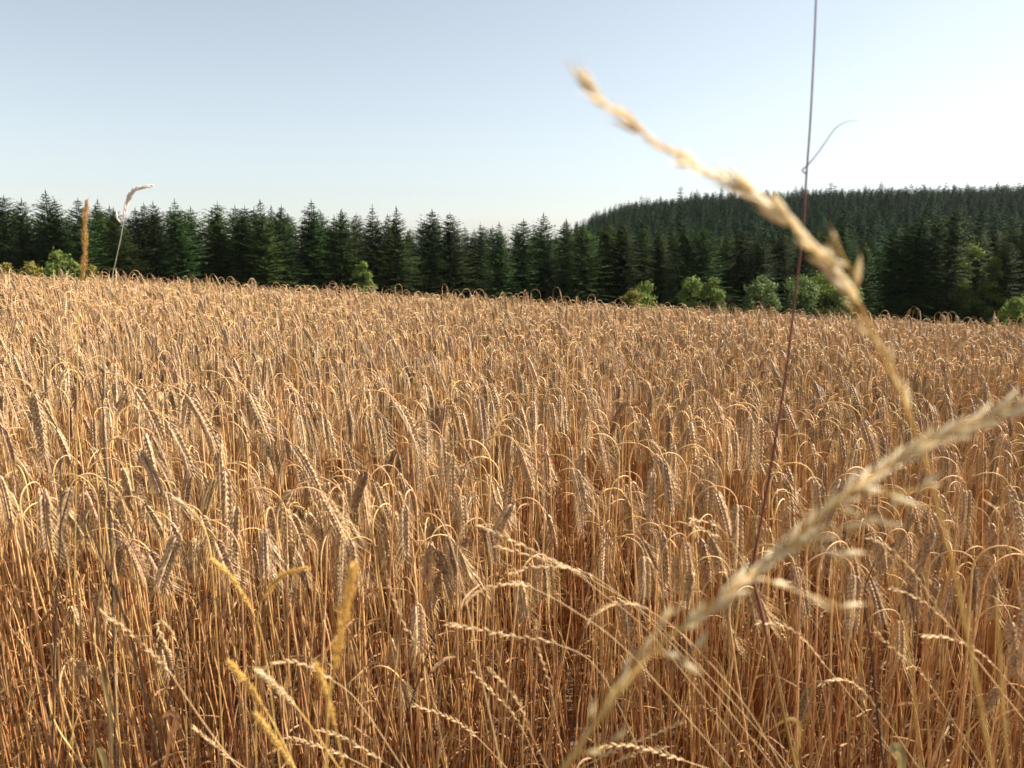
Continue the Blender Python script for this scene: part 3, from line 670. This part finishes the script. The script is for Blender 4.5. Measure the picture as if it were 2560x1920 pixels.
# ------------------------------------------------------------------ conifers
def conifer(rg, H, Rb, crown0=0.06, whorls=34, nb=8, twig=0.42, fine=1.0, pointy=0.85, far=False, round_top=False):
    T = MB(); T.tube([Vector((0, 0, 0)), Vector((0, 0, H * .5)), Vector((0, 0, H * 0.985))], [H * .013, H * .008, H * .0015], 6)
    K = MB(); ph = rg.uniform(0, 6)
    for wv in range(whorls):
        t = crown0 + (1 - crown0) * (wv + rg.uniform(-.25, .25)) / whorls; t = min(max(t, crown0), .985); z00 = H * t
        prof = (1 - t) ** pointy if not round_top else (1 - t ** 3) ** 0.8 * .75
        low = min(1, (t - crown0) * 6 + .7)
        for k in range(nb):
            a = ph + wv * 2.4 + 2 * math.pi * k / nb + rg.uniform(-.35, .35)
            L = max(0.12, Rb * prof * low * rg.uniform(0.5, 1.22) * (1 + .2 * math.sin(3 * a + wv * .4)))
            z0 = z00 + rg.uniform(-.3, .3) * min(1, L * .6)
            up = 0.55 * t - 0.18 + rg.uniform(-.1, .1)
            n = max(2, int(L / (twig * .46) * fine))
            for j in range(n):
                s = (j + .6) / n; r_ = L * s; dz = up * r_ - 0.13 * r_ * r_ / max(1, Rb * .6) + 0.10 * r_ * s * s
                c = Vector((math.cos(a) * r_, math.sin(a) * r_, z0 + dz))
                for q in ((-1, 1) if j < n - 1 else (0, -.5, .5)):
                    aa = a + q * rg.uniform(.5, 1.1); ll = twig * rg.uniform(.65, 1.2) * (1 - .35 * s) * (0.55 + .45 * min(1, L))
                    tip = c + Vector((math.cos(aa) * ll, math.sin(aa) * ll, rg.uniform(-.34, .06) * ll))
                    sd_ = Vector((-math.sin(aa), math.cos(aa), rg.uniform(-.7, .7))) * (ll * rg.uniform(.16, .30))
                    b = len(K.v); m_ = c.lerp(tip, .45)
                    K.v += [c, m_ + sd_, tip, m_ - sd_ + Vector((0, 0, -ll * .1))]; K.f.append((b, b + 1, b + 2, b + 3)); K.m.append(0)
    # leader
    for k in range(5):
        a = rg.uniform(0, 6.28); b = len(K.v); z = H * (0.955 + .009 * k)
        K.v += [Vector((0, 0, z)), Vector((math.cos(a) * .12, math.sin(a) * .12, z + .12)), Vector((0, 0, z + .35 + .08 * k))]; K.f.append((b, b + 1, b + 2)); K.m.append(0)
    return T, K
trg = random.Random(21)
SPR = []
for i in range(9):
    T, K = conifer(trg, 15.0, trg.uniform(5.0, 6.2), whorls=trg.randint(44, 52), nb=11, twig=.40, fine=1.1, pointy=trg.uniform(.66, .88))
    SPR.append((T.mesh('trunk', M_bark), K.mesh('crown', M_needles)))
FIR = []
for i in range(3):
    T, K = conifer(trg, 15.0, trg.uniform(3.4, 3.9), whorls=46, nb=10, twig=.46, fine=1.1, pointy=.6, round_top=True)
    FIR.append((T.mesh('trunk', M_bark), K.mesh('crown', M_needles)))
def tree(px, py, d, label, group, kind=0, mirror=1, wide=1.0):
    top = P(px, py, d); g = gz(top.x, top.y); H = top.z - g
    tm, km = (SPR + FIR)[kind]
    r = empty('spruce_tree', (top.x, top.y, g), label, 'tree', group, trg.uniform(0, 6.28))
    r.rotation_euler = (trg.gauss(0, .02), trg.gauss(0, .02), r.rotation_euler.z)
    s = H / 15.2; r.scale = (s * wide, s * wide, s)
    link('trunk', tm, r); link('crown', km, r)
    return r
FR = [(-130, 500), (-62, 506), (0, 485), (57, 498), (100, 477), (135, 496), (185, 492), (244, 500), (284, 520), (327, 518), (391, 506), (445, 499), (484, 518), (533, 506), (600, 514), (659, 500), (692, 510), (775, 500), (826, 540), (855, 524),
      (927, 513), (967, 534), (994, 519), (1071, 523), (1127, 530), (1198, 556), (1250, 556), (1305, 548), (1371, 534), (1415, 548), (1460, 560), (1503, 556), (1557, 556), (1610, 566), (1655, 572), (1717, 562), (1765, 566), (1823, 580), (1858, 572),
      (1910, 585), (1960, 580), (2010, 590), (2075, 568), (2112, 560), (2165, 600), (2238, 560), (2278, 560), (2303, 530), (2348, 524), (2384, 512), (2453, 565), (2514, 600), (2560, 570), (2620, 540), (2690, 530)]
LAND = [(57, 'left border'), (215, 'orange foxtail head'), (372, 'nodding white grass head'), (905, 'narrow olive bush'), (1440, 'left end of the hilltop'), (1640, 'pair of light bushes'), (1905, 'rounded pale bush'), (2140, 'upper blurred grass head'), (2430, 'tall light broadleaf tree'), (2540, 'right border')]
ORD = ['', 'first', 'second', 'third', 'fourth', 'fifth', 'sixth', 'seventh', 'eighth', 'ninth', 'tenth', 'eleventh', 'twelfth']
cnt = {}
inside = [f for f in FR if 0 <= f[0] <= 2560]
for (px, py) in FR:
    d = 86 + trg.uniform(-5, 5) if px < 1500 else (84 + trg.uniform(-4, 6) if px < 2200 else 76 + trg.uniform(-3, 3))
    if px < 0 or px > 2560: lb = '%s spruce beyond the %s border of the picture' % ('nearest' if -100 < px < 2650 else 'farther', 'left' if px < 0 else 'right')
    else:
        lm = max([l for l in LAND if l[0] <= max(px, 57)], key=lambda l: l[0]); cnt[lm] = cnt.get(lm, 0) + 1
        adj = 'tall pointed' if py < 515 else ('dark' if py < 550 else 'low dark')
        lb = '%s front row spruce, %s right of the %s' % (adj, ORD[cnt[lm]], lm[1])
        if 'border' in lm[1]: lb = '%s front row spruce, %s one from the %s' % (adj, ORD[cnt[lm]], lm[1])
    kind = trg.randrange(9) if px < 2200 else (9 + trg.randrange(3) if px in (2303, 2348, 2384, 2238) else trg.randrange(9))
    tree(px, py, d, lb, 'spruces in the front row of the forest edge', kind, wide=trg.uniform(.9, 1.25))
for i in range(120):
    px = -160 + (i % 60) * 48 + (i // 60) * 24 + trg.uniform(-12, 12); d = 93 + trg.uniform(0, 14)
    base = np.interp(px, [0, 300, 700, 1000, 1400, 2200, 2560], [506, 522, 520, 548, 562, 582, 556])
    lm = min(LAND, key=lambda l: abs(l[0] - px))
    tree(px, base + trg.uniform(-14, 25) + (i // 60) * 8, d + (i // 60) * 9, '%s spruce half hidden behind the front row, near the %s' % ('second row' if i < 60 else 'third row', lm[1]), 'spruces behind the front row', trg.randrange(9), wide=trg.uniform(1.05, 1.4))

# ------------------------------------------------------------------ broadleaf bushes and trees at the forest edge
def bush(px, py, d, W, label, m, seed, n=4200, stemh=0.25, leaf=.14):
    W *= .88; py += 3
    rg = random.Random(seed); top = P(px, py, d); g = gz(top.x, top.y); H = top.z - g
    r = empty('broadleaf_tree', (top.x, top.y, g), label, 'tree', 'broadleaf bushes at the forest edge')
    T = MB(); T.tube([Vector((0, 0, 0)), Vector((.1, 0, H * .4)), Vector((0, .1, H * .8))], [W * .05, W * .035, .02], 6)
    K = MB(); lobes = []
    for i in range(22):
        a = rg.uniform(0, 6.28); z = rg.uniform(stemh, .93); rr = W * .5 * math.sqrt(max(0.05, 1 - ((z - .55) / .5) ** 2)) * rg.uniform(.35, .85)
        c = Vector((math.cos(a) * rr, math.sin(a) * rr, z * H)); s = W * rg.uniform(.10, .2); c.z = min(c.z, H - s); lobes.append((c, s))
    lobes.append((Vector((0, 0, H - W * .14)), W * .14))
    for c, s in lobes:
        T.tube([Vector((0, 0, c.z * .6)), Vector((c.x * .5, c.y * .5, c.z * .78)), c], [W * .014, W * .01, .006], 4)
    for i in range(n):
        c, s = rg.choice(lobes); v = Vector((rg.gauss(0, 1), rg.gauss(0, 1), rg.gauss(0, .8))).normalized() * s * (rg.uniform(.5, 1.2) if rg.random() < .85 else rg.uniform(1.2, 1.7))
        p = c + v; nn = (v.normalized() + Vector((rg.gauss(0, .6), rg.gauss(0, .6), rg.gauss(0, .6) + .3))).normalized()
        u = nn.orthogonal().normalized(); u = Matrix.Rotation(rg.uniform(0, 6.28), 3, nn) @ u; vv = nn.cross(u); l = leaf * rg.uniform(.6, 1.3)
        b = len(K.v); K.v += [p - u * l, p - vv * l * .45, p + u * l, p + vv * l * .45]; K.f.append((b, b + 1, b + 2, b + 3)); K.m.append(0)
    T.obj('trunk', M_bark, r); K.obj('crown', m, r)
BUSH = [
 (15, 655, 66, 3.2, 'low olive bush at the left border above the rye', M_olive), (75, 652, 67, 2.6, 'low brownish olive bush between the left border and the bright green tree', M_olive),
 (140, 622, 70, 4.0, 'bright yellow green broadleaf tree left of the orange foxtail head', M_broad), (180, 648, 68, 2.2, 'small green shrub just left of the orange foxtail head', M_broad),
 (228, 660, 66, 3.0, 'dark olive shrub between the orange foxtail and the white grass head', M_olive),
 (910, 652, 70, 2.2, 'narrow yellow green bush left of the centre', M_broad), (1620, 700, 64, 3.4, 'low green bush left of the pair of light bushes', M_broad),
 (1580, 722, 63, 2.6, 'lowest yellow green shrub left of the pair of light bushes', M_olive),
 (1730, 690, 68, 3.4, 'left one of the pair of light green bushes', M_broad), (1783, 692, 67, 3.0, 'right one of the pair of light green bushes', M_broad),
 (1905, 683, 68, 3.6, 'rounded pale grey green bush left of the red stalk', M_pale), (2005, 685, 70, 4.2, 'loose pale shrub right behind the red stalk', M_pale),
 (2070, 675, 71, 4.2, 'larger loose green shrub between the red stalk and the blurred head', M_broad), (2120, 700, 69, 3.4, 'darker green shrub behind the orange part of the blurred head', M_pale),
 (2430, 606, 74, 4.0, 'tall light broadleaf tree among the dark firs at right', M_broad), (2545, 738, 62, 3.0, 'bright green bush at the right border', M_broad),
 (2490, 640, 73, 3.0, 'green tree crown just right of the tall light broadleaf tree', M_broad)]
for i, b in enumerate(BUSH): bush(*b, seed=300 + i)

# ------------------------------------------------------------------ wooded hill
HK = []
for i in range(7):
    T, K = conifer(trg, 14.0, trg.uniform(2.3, 3.0), whorls=22, nb=7, twig=.8, fine=1.1, pointy=trg.uniform(.4, .65), round_top=i > 3)
    HK.append((T.mesh('trunk', M_bark), K.mesh('crown', M_needles_far)))
hp_, hr_, hs_, hi_ = [], [], [], []; crest = []
hrg = random.Random(9); y = 128.0
while y < 475:
    x = y * 0.075; xm = y * 0.80
    while x < xm:
        xx = x + hrg.uniform(-1.6, 1.6); yy = y + hrg.uniform(-1.8, 1.8)
        edge = (xx - yy * 0.084) / (yy * .06)
        if edge > hrg.uniform(-.25, .35) and hrg.random() < .9:
            s = 0.84 * hrg.uniform(.58, 1.2) * (0.62 + .38 * min(1, max(0, edge))) * (1 if hrg.random() < .93 else 1.2); row = (xx, yy, gz(xx, yy), s)
            if y > 438 and y < 446: crest.append(row)
            else: hp_.append(row[:3]); hr_.append((0, 0, hrg.uniform(0, 6.28))); hs_.append((s * hrg.uniform(.85, 1.2),) * 2 + (s,)); hi_.append(hrg.randrange(7))
        x += 3.7
    y += 4.0
def mesh_join(tm, km, name):
    J = MB()
    for mi, me in enumerate((tm, km)):
        b = len(J.v); J.v += [v.co.copy() for v in me.vertices]; J.f += [tuple(i + b for i in p.vertices) for p in me.polygons]; J.m += [mi] * len(me.polygons)
    return J.mesh(name, [M_bark, M_needles_far])
scatter('hillside_forest', [mesh_join(a, b, 'hill_conifer') for a, b in HK], hp_, hr_, hs_, hi_, 'dense dark conifer forest covering the hill at the right')
for (x, yv, z, s) in crest:
    k = hrg.randrange(7); r = empty('hilltop_conifer', (x, yv, z), 'small dark conifer on the hilltop skyline ' + ('left of the blurred grass head' if to_px(Vector((x, yv, 15))) < 1800 else 'between the blurred grass head and the red stalk' if to_px(Vector((x, yv, 15))) < 2030 else 'right of the red stalk'), 'tree', 'conifers along the hilltop skyline', hrg.uniform(0, 6.28))
    s *= hrg.uniform(.9, 1.2); r.scale = (s, s, s); link('trunk', HK[k][0], r); link('crown', HK[k][1], r)
print('points', len(pts), 'hill', len(hp_), 'crest', len(crest), 'objects', len(bpy.data.objects))

# ------------------------------------------------------------------ thin summer haze
def haze():
    B = MB(); x0, x1, y0, y1, z0, z1 = -1520, 1520, -80, 1520, -75, 60
    B.v = [Vector(q) for q in ((x0, y0, z0), (x1, y0, z0), (x1, y1, z0), (x0, y1, z0), (x0, y0, z1), (x1, y0, z1), (x1, y1, z1), (x0, y1, z1))]
    B.f = [(0, 3, 2, 1), (4, 5, 6, 7), (0, 1, 5, 4), (1, 2, 6, 5), (2, 3, 7, 6), (3, 0, 4, 7)]; B.m = [0] * 6
    m = bpy.data.materials.new('haze_air'); m.use_nodes = True; n = m.node_tree; n.nodes.clear()
    v = n.nodes.new('ShaderNodeVolumePrincipled'); v.inputs['Color'].default_value = (.93, .96, 1, 1); v.inputs['Density'].default_value = 0.00004
    v.inputs['Anisotropy'].default_value = 0.0
    o = n.nodes.new('ShaderNodeOutputMaterial'); n.links.new(v.outputs[0], o.inputs['Volume'])
    tag(B.obj('haze', m), kind='stuff')
haze()
